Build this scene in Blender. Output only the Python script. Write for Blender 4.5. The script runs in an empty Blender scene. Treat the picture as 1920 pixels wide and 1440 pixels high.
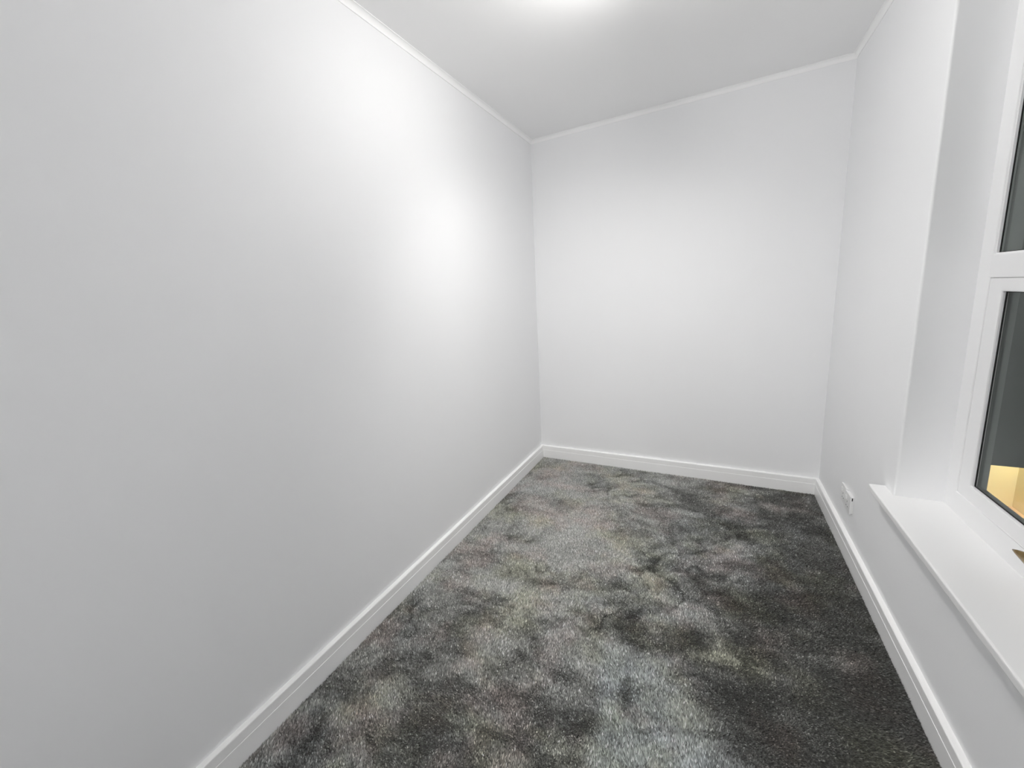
import bpy, bmesh, math
import numpy as np
from mathutils import Matrix, Vector

scene = bpy.context.scene
C = scene.collection

# ------------------------------------------------------------------ camera
IMG_W, FPX = 1920.0, 782.5088674788905
cam_d = bpy.data.cameras.new('camera')
cam_d.sensor_fit = 'HORIZONTAL'
cam_d.sensor_width = 36.0
cam_d.lens = FPX / IMG_W * 36.0
cam_d.shift_x = 86.62 / IMG_W
cam_d.shift_y = -13.28 / IMG_W
cam_d.clip_start = 0.02
cam = bpy.data.objects.new('camera', cam_d)
C.objects.link(cam)
YAW, PIT, ROL = -0.5417, 0.1828, -0.0693
fw = Vector((math.sin(YAW) * math.cos(PIT), math.cos(YAW) * math.cos(PIT), -math.sin(PIT)))
rt = Vector((math.cos(YAW), -math.sin(YAW), 0))
up = rt.cross(fw)
r2 = rt * math.cos(ROL) + up * math.sin(ROL)
u2 = -rt * math.sin(ROL) + up * math.cos(ROL)
M = Matrix((r2, u2, -fw)).transposed().to_4x4()
M.translation = Vector((1.179, 0.0, 1.3111))
cam.matrix_world = M
scene.camera = cam

# ------------------------------------------------------------------ world: night outside
world = bpy.data.worlds.new('night_sky')
scene.world = world
world.use_nodes = True
world.node_tree.nodes['Background'].inputs[0].default_value = (0.05, 0.065, 0.085, 1)
world.node_tree.nodes['Background'].inputs[1].default_value = 0.12

# ------------------------------------------------------------------ view and lamp strength
scene.view_settings.view_transform = 'Standard'
scene.view_settings.look = 'None'
scene.view_settings.gamma = 1.0
scene.view_settings.use_curve_mapping = False
scene.view_settings.exposure = 0.0
SHADE_GLOW = 108.0
# the three heads of the ceiling bar: aim point, beam angle, watts
SPOTS = (((0.42, 2.75, 0.0), 120, 22.5), ((0.45, 2.85, 0.0), 118, 23.5), ((0.48, 2.85, 0.0), 118, 23.5))
LANDING_FILL = 178.0  # added landing lamp behind the camera, fill light only
scene.cycles.max_bounces = 16
scene.cycles.diffuse_bounces = 10
scene.cycles.transparent_max_bounces = 24

# ------------------------------------------------------------------ dimensions (metres)
W, D, H = 1.76, 3.0884, 2.40          # right wall x, far wall y, ceiling z
YB = -0.40                            # wall behind the camera
SK_H, SK_T = 0.1047, 0.0184           # skirting
CV_D, CV_W = 0.0252, 0.0189           # cove bead: drop, width
WIN_Y0, WIN_Y1, WIN_Z0, WIN_Z1 = 0.83, 1.965, 0.4886, 2.24
SILL_Z = 0.5126
FX0, FX1 = 1.885, 1.935               # window frame depth
WALL_X1 = 1.955                       # outer face of the window wall

# ------------------------------------------------------------------ materials
def new_mat(name):
    m = bpy.data.materials.new(name)
    m.use_nodes = True
    nt = m.node_tree
    return m, nt, nt.nodes['Principled BSDF']

def paint(name, col, rough=0.6, bump=0.02, scale=180.0, var=0.015, spec=0.3):
    m, nt, b = new_mat(name)
    b.inputs['Roughness'].default_value = rough
    b.inputs['Specular IOR Level'].default_value = spec
    tc = nt.nodes.new('ShaderNodeTexCoord')
    n1 = nt.nodes.new('ShaderNodeTexNoise')
    n1.inputs['Scale'].default_value = 1.7
    n1.inputs['Detail'].default_value = 1
    nt.links.new(tc.outputs['Object'], n1.inputs['Vector'])
    rmp = nt.nodes.new('ShaderNodeMix')
    rmp.data_type = 'RGBA'
    lo = tuple(c * (1 - var) for c in col) + (1,)
    hi = tuple(min(1, c * (1 + var)) for c in col) + (1,)
    rmp.inputs['A'].default_value = lo
    rmp.inputs['B'].default_value = hi
    nt.links.new(n1.outputs['Fac'], rmp.inputs['Factor'])
    nt.links.new(rmp.outputs['Result'], b.inputs['Base Color'])
    if bump:
        n2 = nt.nodes.new('ShaderNodeTexNoise')
        n2.inputs['Scale'].default_value = scale
        n2.inputs['Detail'].default_value = 4
        nt.links.new(tc.outputs['Object'], n2.inputs['Vector'])
        bp = nt.nodes.new('ShaderNodeBump')
        bp.inputs['Strength'].default_value = bump
        bp.inputs['Distance'].default_value = 0.002
        nt.links.new(n2.outputs['Fac'], bp.inputs['Height'])
        nt.links.new(bp.outputs['Normal'], b.inputs['Normal'])
    return m

M_WALL = paint('wall_paint', (0.872, 0.876, 0.885), 0.75, 0.0)
M_CEIL = paint('ceiling_paint', (0.935, 0.935, 0.935), 0.85, 0.0)
M_TRIM = paint('trim_gloss_paint', (0.95, 0.95, 0.947), 0.32, 0.0, var=0.006, spec=0.5)
M_COVE = paint('cove_paint', (0.95, 0.95, 0.95), 0.6, 0.0, var=0.006)
M_UPVC = paint('white_upvc', (0.90, 0.90, 0.905), 0.28, 0.0, var=0.004, spec=0.5)
M_SILL = paint('sill_gloss_paint', (0.85, 0.85, 0.85), 0.35, 0.01, 60, var=0.01, spec=0.5)
M_PLAST = paint('white_socket_plastic', (0.82, 0.82, 0.82), 0.35, 0.0, var=0.004, spec=0.5)
M_DARK = paint('dark_slot', (0.02, 0.02, 0.02), 0.6, 0.0)
M_GASKET = paint('black_rubber_gasket', (0.012, 0.012, 0.012), 0.55, 0.0)
M_OUTER = paint('grey_outer_frame_foil', (0.22, 0.225, 0.22), 0.6, 0.05, 90, var=0.2)
M_BRICK = paint('night_render', (0.10, 0.105, 0.10), 0.9, 0.3, 30, var=0.35)
M_GROUND = paint('yard_paving', (0.11, 0.12, 0.11), 0.9, 0.3, 20, var=0.3)
M_YELLOW = paint('yellow_room_paint', (0.82, 0.74, 0.50), 0.8, 0.02)
M_PEACH = paint('peach_counter', (0.75, 0.52, 0.36), 0.6, 0.02)

def brass():
    m, nt, b = new_mat('polished_brass')
    b.inputs['Metallic'].default_value = 1.0
    b.inputs['Roughness'].default_value = 0.2
    tc = nt.nodes.new('ShaderNodeTexCoord')
    n = nt.nodes.new('ShaderNodeTexNoise')
    n.inputs['Scale'].default_value = 60
    nt.links.new(tc.outputs['Object'], n.inputs['Vector'])
    mx = nt.nodes.new('ShaderNodeMix')
    mx.data_type = 'RGBA'
    mx.inputs['A'].default_value = (0.13, 0.085, 0.03, 1)
    mx.inputs['B'].default_value = (0.36, 0.25, 0.10, 1)
    nt.links.new(n.outputs['Fac'], mx.inputs['Factor'])
    nt.links.new(mx.outputs['Result'], b.inputs['Base Color'])
    return m
M_BRASS = brass()

def glass():
    m = bpy.data.materials.new('window_glass')
    m.use_nodes = True
    nt = m.node_tree
    nt.nodes.clear()
    out = nt.nodes.new('ShaderNodeOutputMaterial')
    mix = nt.nodes.new('ShaderNodeMixShader')
    tr = nt.nodes.new('ShaderNodeBsdfTransparent')
    tr.inputs[0].default_value = (0.97, 0.985, 0.975, 1)
    gl = nt.nodes.new('ShaderNodeBsdfGlossy')
    gl.inputs['Roughness'].default_value = 0.015
    gl.inputs['Color'].default_value = (0.95, 1.0, 0.97, 1)
    fr = nt.nodes.new('ShaderNodeFresnel')
    # both faces of the pane reflect as air-to-glass (the pane is thin, rays leave as they came)
    ge = nt.nodes.new('ShaderNodeNewGeometry')
    mr = nt.nodes.new('ShaderNodeMapRange')
    mr.inputs['To Min'].default_value = 1.25
    mr.inputs['To Max'].default_value = 1 / 1.25
    nt.links.new(ge.outputs['Backfacing'], mr.inputs['Value'])
    nt.links.new(mr.outputs['Result'], fr.inputs['IOR'])
    # smears on the pane: faint uneven film
    tc = nt.nodes.new('ShaderNodeTexCoord')
    ns = nt.nodes.new('ShaderNodeTexNoise')
    ns.inputs['Scale'].default_value = 7
    ns.inputs['Detail'].default_value = 5
    nt.links.new(tc.outputs['Object'], ns.inputs['Vector'])
    bp = nt.nodes.new('ShaderNodeBump')
    bp.inputs['Strength'].default_value = 0.02
    bp.inputs['Distance'].default_value = 0.01
    nt.links.new(ns.outputs['Fac'], bp.inputs['Height'])
    nt.links.new(bp.outputs['Normal'], gl.inputs['Normal'])
    nt.links.new(fr.outputs[0], mix.inputs[0])
    nt.links.new(tr.outputs[0], mix.inputs[1])
    nt.links.new(gl.outputs[0], mix.inputs[2])
    nt.links.new(mix.outputs[0], out.inputs[0])
    return m
M_GLASS = glass()

def emitter(name, col, strength):
    m, nt, b = new_mat(name)
    b.inputs['Base Color'].default_value = (0.9, 0.9, 0.9, 1)
    b.inputs['Emission Color'].default_value = col + (1,)
    b.inputs['Emission Strength'].default_value = strength
    return m

# ------------------------------------------------------------------ mesh helpers
def link(name, bm, mat, parent=None, smooth=False):
    bmesh.ops.recalc_face_normals(bm, faces=bm.faces)
    me = bpy.data.meshes.new(name)
    bm.to_mesh(me)
    bm.free()
    me.materials.append(mat)
    if smooth:
        for p in me.polygons:
            p.use_smooth = True
    o = bpy.data.objects.new(name, me)
    C.objects.link(o)
    if parent:
        o.parent = parent
        o.matrix_parent_inverse = Matrix.Translation(-parent.location)
    return o

def tag(o, label=None, cat=None, group=None, kind=None):
    for k, v in (('label', label), ('category', cat), ('group', group), ('kind', kind)):
        if v:
            o[k] = v
    return o

def empty(name, loc):
    o = bpy.data.objects.new(name, None)
    o.empty_display_size = 0.05
    o.location = loc
    C.objects.link(o)
    return o

def add_box(bm, x0, x1, y0, y1, z0, z1, bevel=0.0, seg=2):
    r = bmesh.ops.create_cube(bm, size=1.0)
    vs = r['verts']
    for v in vs:
        v.co = Vector(((x0 + x1) / 2 + v.co.x * (x1 - x0),
                       (y0 + y1) / 2 + v.co.y * (y1 - y0),
                       (z0 + z1) / 2 + v.co.z * (z1 - z0)))
    if bevel:
        es = list({e for v in vs for e in v.link_edges})
        bmesh.ops.bevel(bm, geom=es, offset=bevel, segments=seg, affect='EDGES', profile=0.6)

def box(name, mat, ext, parent=None, bevel=0.0, seg=2):
    bm = bmesh.new()
    add_box(bm, *ext, bevel=bevel, seg=seg)
    return link(name, bm, mat, parent, smooth=False)

def sweep(name, mat, prof, mapper, parent=None):
    """prof: closed list of (d, z); mapper(d, z, end) -> point at end 0/1 (mitred)."""
    bm = bmesh.new()
    a = [bm.verts.new(mapper(d, z, 0)) for d, z in prof]
    b = [bm.verts.new(mapper(d, z, 1)) for d, z in prof]
    n = len(prof)
    for i in range(n):
        j = (i + 1) % n
        bm.faces.new((a[i], a[j], b[j], b[i]))
    bm.faces.new(a)
    bm.faces.new(b)
    return link(name, bm, mat, parent)

def ring(name, mat, plane_x, outer, inner, parent=None, bevel=0.0):
    """rectangular frame in the y-z plane, mitred section; outer/inner = (y0,y1,z0,z1), plane_x = (x0,x1)."""
    x0, x1 = plane_x
    bm = bmesh.new()
    def corners(r, x):
        y0, y1, z0, z1 = r
        return [bm.verts.new((x, y, z)) for y, z in ((y0, z0), (y1, z0), (y1, z1), (y0, z1))]
    o0, o1, i0, i1 = corners(outer, x0), corners(outer, x1), corners(inner, x0), corners(inner, x1)
    for k in range(4):
        j = (k + 1) % 4
        bm.faces.new((o0[k], o0[j], i0[j], i0[k]))
        bm.faces.new((o1[k], o1[j], i1[j], i1[k]))
        bm.faces.new((o0[k], o0[j], o1[j], o1[k]))
        bm.faces.new((i0[k], i0[j], i1[j], i1[k]))
    if bevel:
        es = [e for e in bm.edges if len(e.link_faces) == 2 and
              abs(e.link_faces[0].normal.dot(e.link_faces[1].normal)) < 0.5]
        bm.normal_update()
        es = [e for e in bm.edges if e.calc_face_angle(0) > 1.0]
        bmesh.ops.bevel(bm, geom=es, offset=bevel, segments=2, affect='EDGES', profile=0.6)
    return link(name, bm, mat, parent)

# ------------------------------------------------------------------ room shell
tag(box('floor', paint('carpet_backing', (0.10, 0.10, 0.095), 0.95, 0.2, 300, var=0.2),
        (-.2, 2.3, YB - 1.7, D + .1, -0.15, 0.0)), kind='structure')
tag(box('ceiling', M_CEIL, (-.2, 2.3, YB - 1.7, D + .1, H, H + .1)), kind='structure')
tag(box('wall_left', M_WALL, (-.1, 0, YB - .1, D + .1, 0, H)), kind='structure')
tag(box('wall_back', M_WALL, (0, WALL_X1, D, D + .1, 0, H)), kind='structure')
# unseen doorway and landing behind the camera, added to let fill light in
DR_X0, DR_X1, DR_Z = 0.72, 1.56, 2.04
bm = bmesh.new()
add_box(bm, 0, DR_X0, YB - .1, YB, 0, H)
add_box(bm, DR_X1, WALL_X1, YB - .1, YB, 0, H)
add_box(bm, DR_X0, DR_X1, YB - .1, YB, DR_Z, H)
tag(link('wall_front', bm, M_WALL), kind='structure')
LY0, LX0, LX1 = YB - 1.5, -0.1, 2.2
bm = bmesh.new()
add_box(bm, LX0, LX1, LY0 - .1, LY0, 0, H)
add_box(bm, LX0 - .1, LX0, LY0 - .1, YB - .1, 0, H)
add_box(bm, LX1, LX1 + .1, LY0 - .1, YB - .1, 0, H)
add_box(bm, WALL_X1, LX1 + .1, YB - .1, YB, 0, H)
tag(link('wall_added_landing', bm, M_WALL), kind='structure')
# window wall: one solid with an opening, softly rounded plaster arrises
def wall_with_opening():
    bm = bmesh.new()
    rnd = 0.007
    def ringverts(x, grow):
        y0, y1, z0, z1 = WIN_Y0 - grow, WIN_Y1 + grow, WIN_Z0 - grow, WIN_Z1 + grow
        return [bm.verts.new((x, y, z)) for y, z in ((y0, z0), (y1, z0), (y1, z1), (y0, z1))]
    def outer(x):
        return [bm.verts.new((x, y, z)) for y, z in ((YB, 0), (D, 0), (D, H), (YB, H))]
    loops = [outer(WALL_X1), outer(W)]
    n = 5
    for i in range(n + 1):
        a = math.pi / 2 * i / n
        loops.append(ringverts(W + rnd * (1 - math.cos(a)), rnd * (1 - math.sin(a))))
    loops.append(ringverts(WALL_X1, 0))
    for k in range(len(loops)):
        A, B = loops[k], loops[(k + 1) % len(loops)]
        for i in range(4):
            j = (i + 1) % 4
            bm.faces.new((A[i], A[j], B[j], B[i]))
    return link('wall_right', bm, M_WALL)
tag(wall_with_opening(), kind='structure')

# skirting boards: flat face, a fine step two thirds up, eased top edge
SK = [(0, 0), (SK_T, 0), (SK_T, 0.0685), (SK_T - .0004, 0.0694), (SK_T - .0012, 0.0698), (SK_T - .0012, 0.0995),
      (SK_T - .0018, 0.1020), (SK_T - .0042, 0.1040), (0.004, SK_H), (0, SK_H)]
tag(sweep('baseboard_left', M_TRIM, SK, lambda d, z, e: (d, (YB + d) if e == 0 else (D - d), z)), kind='structure')
tag(sweep('baseboard_back', M_TRIM, SK, lambda d, z, e: (d if e == 0 else W - d, D - d, z)), kind='structure')
tag(sweep('baseboard_right', M_TRIM, SK, lambda d, z, e: (W - d, (YB + d) if e == 0 else (D - d), z)), kind='structure')
# small cove bead under the ceiling (slightly concave)
CV = [(0, 0), (0, -CV_D), (0.003, -CV_D)]
for i in range(1, 7):
    a = math.pi / 2 * i / 7
    CV.append((0.003 + (CV_W - .003) * (1 - math.cos(a)) , -CV_D + (CV_D - .003) * math.sin(a)))
CV += [(CV_W, -0.003), (CV_W, 0)]
tag(sweep('trim_1', M_COVE, CV, lambda d, z, e: (d, (YB + d) if e == 0 else (D - d), H + z)), kind='structure')
tag(sweep('trim_2', M_COVE, CV, lambda d, z, e: (d if e == 0 else W - d, D - d, H + z)), kind='structure')
tag(sweep('trim_3', M_COVE, CV, lambda d, z, e: (W - d, (YB + d) if e == 0 else (D - d), H + z)), kind='structure')
tag(sweep('trim_4', M_COVE, CV, lambda d, z, e: (d if e == 0 else W - d, YB + d, H + z)), kind='structure')

# window board with horns
def sill():
    bm = bmesh.new()
    xa, xw, xb = 1.7125, W - .0006, FX0 + .004
    h0, h1 = WIN_Y0 - .09, WIN_Y1 + .09
    pts = [(xa, h0), (xw, h0), (xw, WIN_Y0 + .0005), (xb, WIN_Y0 + .0005), (xb, WIN_Y1 - .0005),
           (xw, WIN_Y1 - .0005), (xw, h1), (xa, h1)]
    top = [bm.verts.new((x, y, SILL_Z)) for x, y in pts]
    bot = [bm.verts.new((x, y, SILL_Z - .0236)) for x, y in pts]
    n = len(pts)
    bm.faces.new(top)
    bm.faces.new(bot[::-1])
    for i in range(n):
        j = (i + 1) % n
        bm.faces.new((top[i], bot[i], bot[j], top[j]))
    bm.normal_update()
    es = [e for e in bm.edges if all(v.co.x < xa + 1e-5 for v in e.verts) or
          (all(abs(v.co.y - h1) < 1e-5 for v in e.verts))]
    bmesh.ops.bevel(bm, geom=es, offset=0.005, segments=3, affect='EDGES', profile=0.5)
    return link('window_sill', bm, M_SILL)
sill_o = sill()
tag(sill_o, 'white painted window board running under the white window', 'window sill')

# ------------------------------------------------------------------ the window
win = empty('window_1', (FX0, (WIN_Y0 + WIN_Y1) / 2, SILL_Z))
tag(win, kind='structure')
TR0, TR1 = 1.268, 1.337             # transom
OUT = (WIN_Y0 + .0005, WIN_Y1 - .0005, SILL_Z + .0005, WIN_Z1 - .0005)
SY0, SY1 = WIN_Y0 + .068, 1.897     # sash opening
ring('outer_frame', M_UPVC, (FX0, FX1), OUT, (SY0, SY1, 0.5835, WIN_Z1 - .068), win, 0.004)
box('transom', M_UPVC, (FX0 + .0003, FX1 - .0003, SY0 - .01, SY1 + .01, TR0, TR1), win, 0.004)
# fixed upper light
PX = FX0 + .013
ring('glazing_bead', M_UPVC, (FX0 + .005, PX - .0004), (SY0 - .002, SY1 + .002, TR1 - .002, WIN_Z1 - .066),
     (SY0 + .003, SY1 - .003, TR1 + .003, WIN_Z1 - .071), win)
ring('gasket', M_GASKET, (PX - .0025, PX - .0002), (SY0, SY1, TR1, WIN_Z1 - .069),
     (SY0 + .006, SY1 - .006, TR1 + .005, WIN_Z1 - .074), win)
box('glass_pane', M_GLASS, (PX, PX + .004, SY0 + .002, SY1 - .002, TR1 + .002, WIN_Z1 - .070), win)
ring('outer_bead', M_OUTER, (PX + .006, FX1 + .004), (SY0 - .003, SY1 + .003, TR1 - .003, WIN_Z1 - .065),
     (SY0 + .004, SY1 - .002, TR1 + .002, WIN_Z1 - .072), win)
# opening lower sash, standing a little proud, dark gap all round
SX = FX0 + .003
ring('sash_gap', M_GASKET, (FX0 + .008, FX1 - .01), (SY0 - .001, SY1 + .001, 0.5825, TR0 + .001),
     (SY0 + .006, SY1 - .006, 0.5885, TR0 - .006), win)
sash = ring('sash', M_UPVC, (SX, SX + .0105), (SY0 + .0045, SY1 - .0045, 0.5870, TR0 - .0045),
            (SY0 + .0665, SY1 - .0665, 0.6315, TR0 - .0385), win, 0.004)
PX = SX + .011
ring('gasket', M_GASKET, (PX - .0025, PX - .0002), (SY0 + .064, SY1 - .064, 0.629, TR0 - .036),
     (SY0 + .0705, SY1 - .0705, 0.6345, TR0 - .0415), sash)
box('glass_pane', M_GLASS, (PX, PX + .004, SY0 + .064, SY1 - .064, 0.629, TR0 - .036), sash)
ring('outer_bead', M_OUTER, (PX + .006, FX1 + .004), (SY0 + .003, SY1 - .003, 0.585, TR0 - .003),
     (SY0 + .060, SY1 - .028, 0.609, TR0 - .030), sash)

# brass handle on the bottom rail of the sash, lever closed to the far side
def handle():
    bm = bmesh.new()
    add_box(bm, SX - .010, SX - .0003, 1.368, 1.448, 0.5905, 0.6165, .004, 3)
    bmesh.ops.create_cone(bm, cap_ends=True, segments=20, radius1=.0105, radius2=.0095, depth=.032,
                          matrix=Matrix.Translation((SX - .024, 1.408, .597)) @ Matrix.Rotation(math.pi / 2, 4, 'Y'))
    sec = []                                  # lever: tapered, slightly bowed, pointed tip
    N = 14
    for i in range(N + 1):
        u = i / N
        y = 1.378 + u * .128
        x = SX - .036 + .010 * math.sin(u * math.pi)
        z = .593 + .002 * u * u
        hz = .0175 * min(1.0, (1 - u) / .38) ** .8 + .0016
        hx = .0085 * min(1.0, (1 - u) / .45) ** .7 + .0016
        sec.append([bm.verts.new((x + hx * math.cos(a), y, z + hz * math.sin(a)))
                    for a in [2 * math.pi * k / 12 for k in range(12)]])
    for A, B in zip(sec, sec[1:]):
        for k in range(12):
            bm.faces.new((A[k], A[(k + 1) % 12], B[(k + 1) % 12], B[k]))
    bm.faces.new(sec[0])
    bm.faces.new(sec[-1])
    h = link('handle', bm, M_BRASS, sash, True)
    h['label'] = 'dark brass lever handle on the bottom rail'
handle()

# ------------------------------------------------------------------ ceiling spot bar (just above the frame)
def spot_bar(cx, ys, aims):
    yc = sum(ys) / len(ys)
    t = empty('ceiling_spot_bar', (cx, yc, H))
    tag(t, 'white three-headed spot bar on the ceiling of the carpeted room', 'ceiling lamp')
    box('ceiling_plate', M_PLAST, (cx - .03, cx + .03, min(ys) - .07, max(ys) + .05, H - .022, H - .0002), t, .004)
    frost = emitter('frosted_shade', (1.0, 0.985, 0.965), SHADE_GLOW)
    for y, (aim, size, watt) in zip(ys, aims):
        o = Vector((cx, y, 2.305))
        d = (Vector(aim) - o).normalized()
        q = d.to_track_quat('Z', 'Y').to_matrix().to_4x4()
        bm = bmesh.new()
        bmesh.ops.create_cone(bm, cap_ends=True, segments=16, radius1=.008, radius2=.008, depth=H - .02 - o.z,
                              matrix=Matrix.Translation((cx, y, (H - .02 + o.z) / 2)))
        st = link('stem', bm, M_PLAST, t, True)
        bm = bmesh.new()
        prof = ((.012, -.020), (.022, -.012), (.027, .004), (.033, .030), (.036, .042))
        rows = [[bm.verts.new(Matrix.Translation(o) @ q @ Vector((r * math.cos(k * math.pi / 12), r * math.sin(k * math.pi / 12), h)))
                 for k in range(24)] for r, h in prof]
        for A, B in zip(rows, rows[1:]):
            for k in range(24):
                bm.faces.new((A[k], A[(k + 1) % 24], B[(k + 1) % 24], B[k]))
        bm.faces.new(rows[0])
        bm.faces.new(rows[-1])
        link('shade', bm, frost, t, True)
        ld = bpy.data.lights.new('spot_bulb', 'SPOT')
        ld.energy = watt
        ld.color = (1.0, 0.985, 0.965)
        ld.spot_size = math.radians(size)
        ld.spot_blend = 1.0
        ld.shadow_soft_size = .035
        lo = bpy.data.objects.new('spot_bulb', ld)
        C.objects.link(lo)
        lo.parent = t
        lo.matrix_parent_inverse = Matrix.Translation(-t.location)
        lo.location = o + d * .047
        lo.rotation_euler = d.to_track_quat('-Z', 'Y').to_euler()
spot_bar(0.88, (1.28, 1.42, 1.56), SPOTS)

def fill_lamp(cx, cy, label, strength):
    t = empty('fill_lamp', (cx, cy, H))
    tag(t, label, 'ceiling lamp')
    bm = bmesh.new()
    bmesh.ops.create_cone(bm, cap_ends=True, segments=48, radius1=.125, radius2=.130, depth=.022,
                          matrix=Matrix.Translation((cx, cy, H - .0112)))
    link('base_ring', bm, M_PLAST, t, False)
    bm = bmesh.new()
    R, hgt, rows, seg = .112, .055, 8, 48
    prev = None
    for i in range(rows):
        a = math.pi / 2 * i / rows
        loop = [bm.verts.new((cx + R * math.cos(a) * math.cos(q), cy + R * math.cos(a) * math.sin(q),
                              H - .0225 - hgt * math.sin(a))) for q in [2 * math.pi * k / seg for k in range(seg)]]
        if prev:
            for k in range(seg):
                bm.faces.new((prev[k], prev[(k + 1) % seg], loop[(k + 1) % seg], loop[k]))
        prev = loop
    tip = bm.verts.new((cx, cy, H - .0225 - hgt))
    for k in range(seg):
        bm.faces.new((prev[k], prev[(k + 1) % seg], tip))
    link('diffuser', bm, emitter('fill_diffuser', (1.0, 0.985, 0.965), strength), t, True)
fill_lamp(1.00, YB - .70, 'added unseen fill lamp, round and white, on the made-up landing ceiling', LANDING_FILL)  # unseen lamp added behind the camera to fill the lower walls

# ------------------------------------------------------------------ double socket on the window wall
def socket(y0, depth, label, entry):
    y1, z0, z1 = y0 + .086, 0.217, 0.303
    t = empty('wall_socket', (W, (y0 + y1) / 2, z0))
    tag(t, label, 'power socket', 'pair of wall sockets below the window wall')
    box('back_box', M_PLAST, (W - depth + .005, W - .0002, y0 + .003, y1 - .003, z0 + .003, z1 - .003), t, 0.001)
    box('face_plate', M_PLAST, (W - depth, W - depth + .006, y0, y1, z0, z1), t, 0.002)
    yc = (y0 + y1) / 2
    box('switch', M_PLAST, (W - depth - .003, W - depth + .001, yc + .014, yc + .026, z1 - .034, z1 - .016), t, 0.001)
    for dy, dz, hw, hh in ((0, .016, .002, .004), (-.011, -.006, .0033, .002), (.011, -.006, .0033, .002)):
        box('pin_hole', M_DARK, (W - depth - .0004, W - depth + .001, yc + dy - hw, yc + dy + hw,
                                 z0 + .030 + dz - hh, z0 + .030 + dz + hh), t)
    if entry:
        box('cable_entry', M_DARK, (W - .009, W - .004, y0 + .0024, y0 + .005, z1 - .020, z1 - .006), t)
socket(2.392, .014, 'white square wall socket nearer the window sill, low on the wall', True)
socket(2.484, .010, 'white square wall socket nearer the far corner, low on the wall', False)

# ------------------------------------------------------------------ outside: yard and the wing opposite, lit window
tag(box('yard_ground', M_GROUND, (WALL_X1 + .0, 9, -3, 12, -2.9, -2.7)), kind='structure')
def wing():
    Y0, Y1 = 6.0, 6.12
    ox0, ox1, oz0, oz1 = 3.15, 4.24, -1.245, -0.672
    t = empty('wall_wing', (5, Y0, -2.7))
    tag(t, kind='structure')
    bm = bmesh.new()
    add_box(bm, 1.4, ox0, Y0, Y1, -2.7, 5.2)
    add_box(bm, ox1, 8.5, Y0, Y1, -2.7, 5.2)
    add_box(bm, ox0, ox1, Y0, Y1, -2.7, oz0)
    add_box(bm, ox0, ox1, Y0, Y1, oz1, 5.2)
    link('rendered_wall', bm, M_BRICK, t)
    yb = 7.1
    ix0, ix1, iz0, iz1 = 2.2, 4.285, -2.6, -0.30
    bm = bmesh.new()
    add_box(bm, ix0, ix1 + .1, yb, yb + .1, iz0, iz1)
    add_box(bm, ix1, ix1 + .1, Y1, yb, iz0, iz1)
    add_box(bm, ix0 - .1, ix0, Y1, yb + .1, iz0, iz1)
    add_box(bm, ix0 - .1, ix1 + .1, Y1, yb + .1, iz1, iz1 + .1)
    add_box(bm, ix0 - .1, ix1 + .1, Y1, yb + .1, iz0 - .1, iz0)
    link('lit_room', bm, M_YELLOW, t)
    box('counter', M_PEACH, (ix1 - .45, ix1 - .002, Y1 + .35, yb - .002, -1.62, -1.52), t, .004)
    bm = bmesh.new()
    add_box(bm, ox0, ox1, Y0 + .05, Y0 + .056, oz0, oz1)
    link('lit_window_pane', bm, M_GLASS, t)
    bm = bmesh.new()
    bmesh.ops.create_uvsphere(bm, u_segments=20, v_segments=12, radius=.06,
                              matrix=Matrix.Translation((4.14, 6.24, -0.42)))
    link('room_bulb', bm, emitter('warm_bulb', (1.0, 0.93, 0.76), 245.0), t, True)
wing()

# ------------------------------------------------------------------ carpet pile
rng = np.random.default_rng(11)
def vnoise(x, y, scale, seed):
    g = np.random.default_rng(seed).random((97, 97))
    u, v = x * scale + 31.7, y * scale + 17.3
    i, j = np.floor(u).astype(int), np.floor(v).astype(int)
    a, b = u - i, v - j
    a, b = a * a * (3 - 2 * a), b * b * (3 - 2 * b)
    i0, i1, j0, j1 = i % 97, (i + 1) % 97, j % 97, (j + 1) % 97
    return (g[i0, j0] * (1 - a) * (1 - b) + g[i1, j0] * a * (1 - b) + g[i0, j1] * (1 - a) * b + g[i1, j1] * a * b) * 2 - 1
def fbm(x, y, scale, seed, octv=4, gain=.55):
    s, amp, tot = 0, 1, 0
    for k in range(octv):
        s = s + amp * vnoise(x, y, scale * 2.03 ** k, seed + 13 * k)
        tot += amp
        amp *= gain
    return s / tot
def sig(v):
    return 1 / (1 + np.exp(-v))

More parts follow.
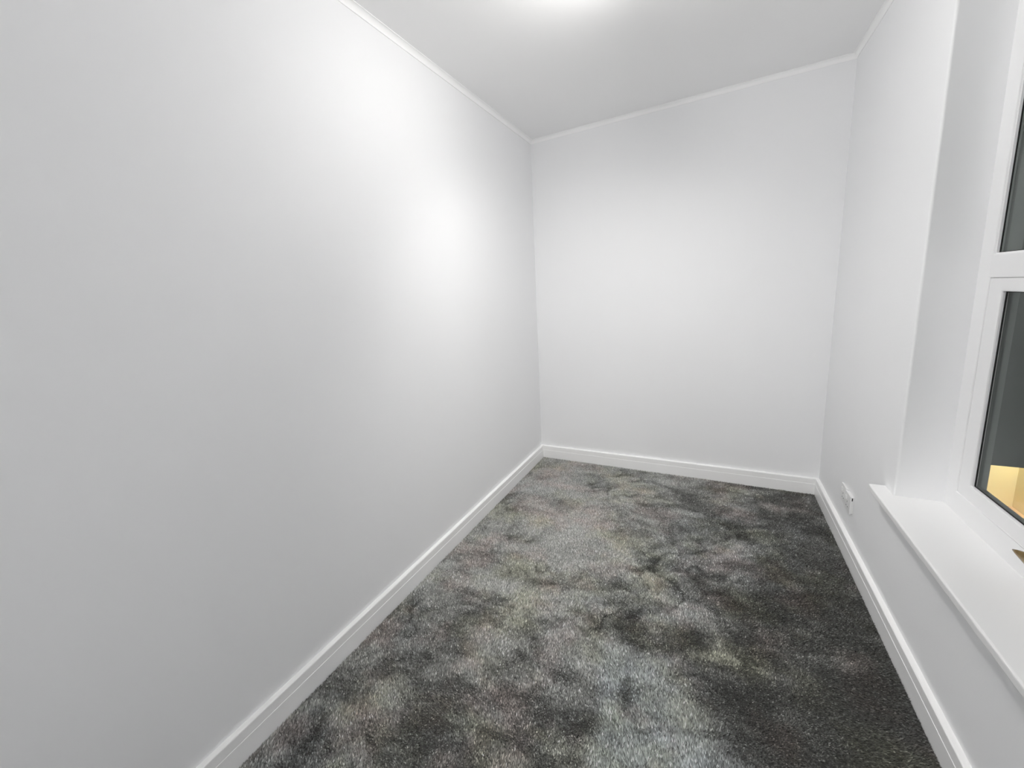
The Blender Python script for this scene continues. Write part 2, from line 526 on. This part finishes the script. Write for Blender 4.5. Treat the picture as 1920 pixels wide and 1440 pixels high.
def carpet():
    sp = 0.0040
    nx, ny = int((W - 2 * SK_T) / sp), int((D - YB - 2 * SK_T) / sp)
    gx, gy = np.meshgrid(np.arange(nx), np.arange(ny), indexing='ij')
    x = SK_T + .0025 + (gx.ravel() + rng.uniform(-.45, .45, nx * ny) + .5) * (W - 2 * SK_T - .005) / nx
    y = YB + SK_T + .0025 + (gy.ravel() + rng.uniform(-.45, .45, nx * ny) + .5) * (D - YB - 2 * SK_T - .005) / ny
    n = x.size
    # warp for sweeping strokes
    wx = x + .10 * fbm(x, y, 3.0, 101, 3)
    wy = y + .10 * fbm(x, y, 3.0, 151, 3)
    # brushed pile: +1 laid away from the camera, -1 laid towards it
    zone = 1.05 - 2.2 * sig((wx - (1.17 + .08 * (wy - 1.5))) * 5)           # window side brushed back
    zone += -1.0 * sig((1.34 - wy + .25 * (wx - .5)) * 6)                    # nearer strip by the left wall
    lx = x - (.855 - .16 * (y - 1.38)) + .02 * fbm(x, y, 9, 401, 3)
    cool_patch = sig(lx * 90) * sig((.27 + .8 * np.clip(1.28 - y, 0, .35) - lx) * 16) * sig((1.40 - wy) * 34)    # straight-edged patch, lighter and bluer
    zone = zone * (1 - cool_patch) + 1.15 * cool_patch
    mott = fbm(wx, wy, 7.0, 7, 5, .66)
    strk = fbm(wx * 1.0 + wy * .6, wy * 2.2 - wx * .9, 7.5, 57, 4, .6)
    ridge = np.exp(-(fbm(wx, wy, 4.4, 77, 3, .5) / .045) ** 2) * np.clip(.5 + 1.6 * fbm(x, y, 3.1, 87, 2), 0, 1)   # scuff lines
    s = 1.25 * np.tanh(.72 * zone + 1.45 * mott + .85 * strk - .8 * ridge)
    # lean of each tuft
    vd = np.array([-.25, .97])
    lean = .0062 * s
    ln = .0030
    tx = vd[0] * lean + ln * fbm(wx, wy, 9, 301, 3) + rng.normal(0, .0013, n)
    ty = vd[1] * lean + ln * fbm(wx, wy, 9, 351, 3) + rng.normal(0, .0013, n)
    hgt = .0085 + rng.normal(0, .0009, n) - .0012 * np.clip(-mott, 0, 1)
    rad = .0030 + rng.normal(0, .0003, n)
    # tips stay inside the room
    px = np.clip(x + tx, SK_T + .0003, W - SK_T - .0003)
    py = np.clip(y + ty, YB + SK_T + .0003, D - SK_T - .0003)
    ang = rng.uniform(0, 2 * math.pi, n)
    co = np.zeros((n, 4, 3), dtype=np.float32)
    for k in range(3):
        a = ang + k * 2 * math.pi / 3
        co[:, k, 0] = np.clip(x + rad * np.cos(a), SK_T + .0003, W - SK_T - .0003)
        co[:, k, 1] = np.clip(y + rad * np.sin(a), YB + SK_T + .0003, D - SK_T - .0003)
        co[:, k, 2] = .0005
    co[:, 3, 0], co[:, 3, 1], co[:, 3, 2] = px, py, np.maximum(hgt, .004)
    base = np.arange(n)[:, None, None] * 4
    tri = np.array([[0, 1, 3], [1, 2, 3], [2, 0, 3]])[None]
    faces = (base + tri).reshape(-1)
    nf = n * 3
    me = bpy.data.meshes.new('carpet_pile')
    me.vertices.add(n * 4)
    me.vertices.foreach_set('co', co.ravel())
    me.loops.add(nf * 3)
    me.loops.foreach_set('vertex_index', faces.astype(np.int32))
    me.polygons.add(nf)
    me.polygons.foreach_set('loop_start', np.arange(0, nf * 3, 3, dtype=np.int32))
    me.polygons.foreach_set('loop_total', np.full(nf, 3, dtype=np.int32))
    # yarn colours: brushed-pile light and shade put into heathered greys, faint pink, olive and blue casts, light fleck yarns
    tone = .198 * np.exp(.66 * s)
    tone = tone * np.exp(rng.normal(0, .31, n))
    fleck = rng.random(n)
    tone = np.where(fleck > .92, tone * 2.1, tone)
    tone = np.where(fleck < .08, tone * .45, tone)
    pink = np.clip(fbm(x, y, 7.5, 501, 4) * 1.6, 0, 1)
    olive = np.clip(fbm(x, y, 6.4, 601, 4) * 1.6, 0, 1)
    blue = np.clip(fbm(x, y, 3.1, 701, 3) * 1.0 , 0, 1) * .6 + .9 * cool_patch
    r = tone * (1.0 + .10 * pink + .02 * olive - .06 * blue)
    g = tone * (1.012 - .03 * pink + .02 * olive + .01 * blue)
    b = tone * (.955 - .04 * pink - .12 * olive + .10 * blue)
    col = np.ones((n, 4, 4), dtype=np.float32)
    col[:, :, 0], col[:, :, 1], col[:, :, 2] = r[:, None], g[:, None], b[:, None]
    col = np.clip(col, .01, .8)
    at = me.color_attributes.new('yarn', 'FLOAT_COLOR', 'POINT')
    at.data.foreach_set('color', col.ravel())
    me.update()
    me.validate()
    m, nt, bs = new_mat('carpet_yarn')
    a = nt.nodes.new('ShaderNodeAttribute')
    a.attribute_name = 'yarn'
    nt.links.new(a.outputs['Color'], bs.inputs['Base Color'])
    bs.inputs['Roughness'].default_value = .75
    bs.inputs['Specular IOR Level'].default_value = .25
    bs.inputs['Sheen Weight'].default_value = .15
    me.materials.append(m)
    o = bpy.data.objects.new('carpet_pile', me)
    C.objects.link(o)
    tag(o, 'mottled grey plush carpet pile covering the whole floor', 'carpet', kind='stuff')
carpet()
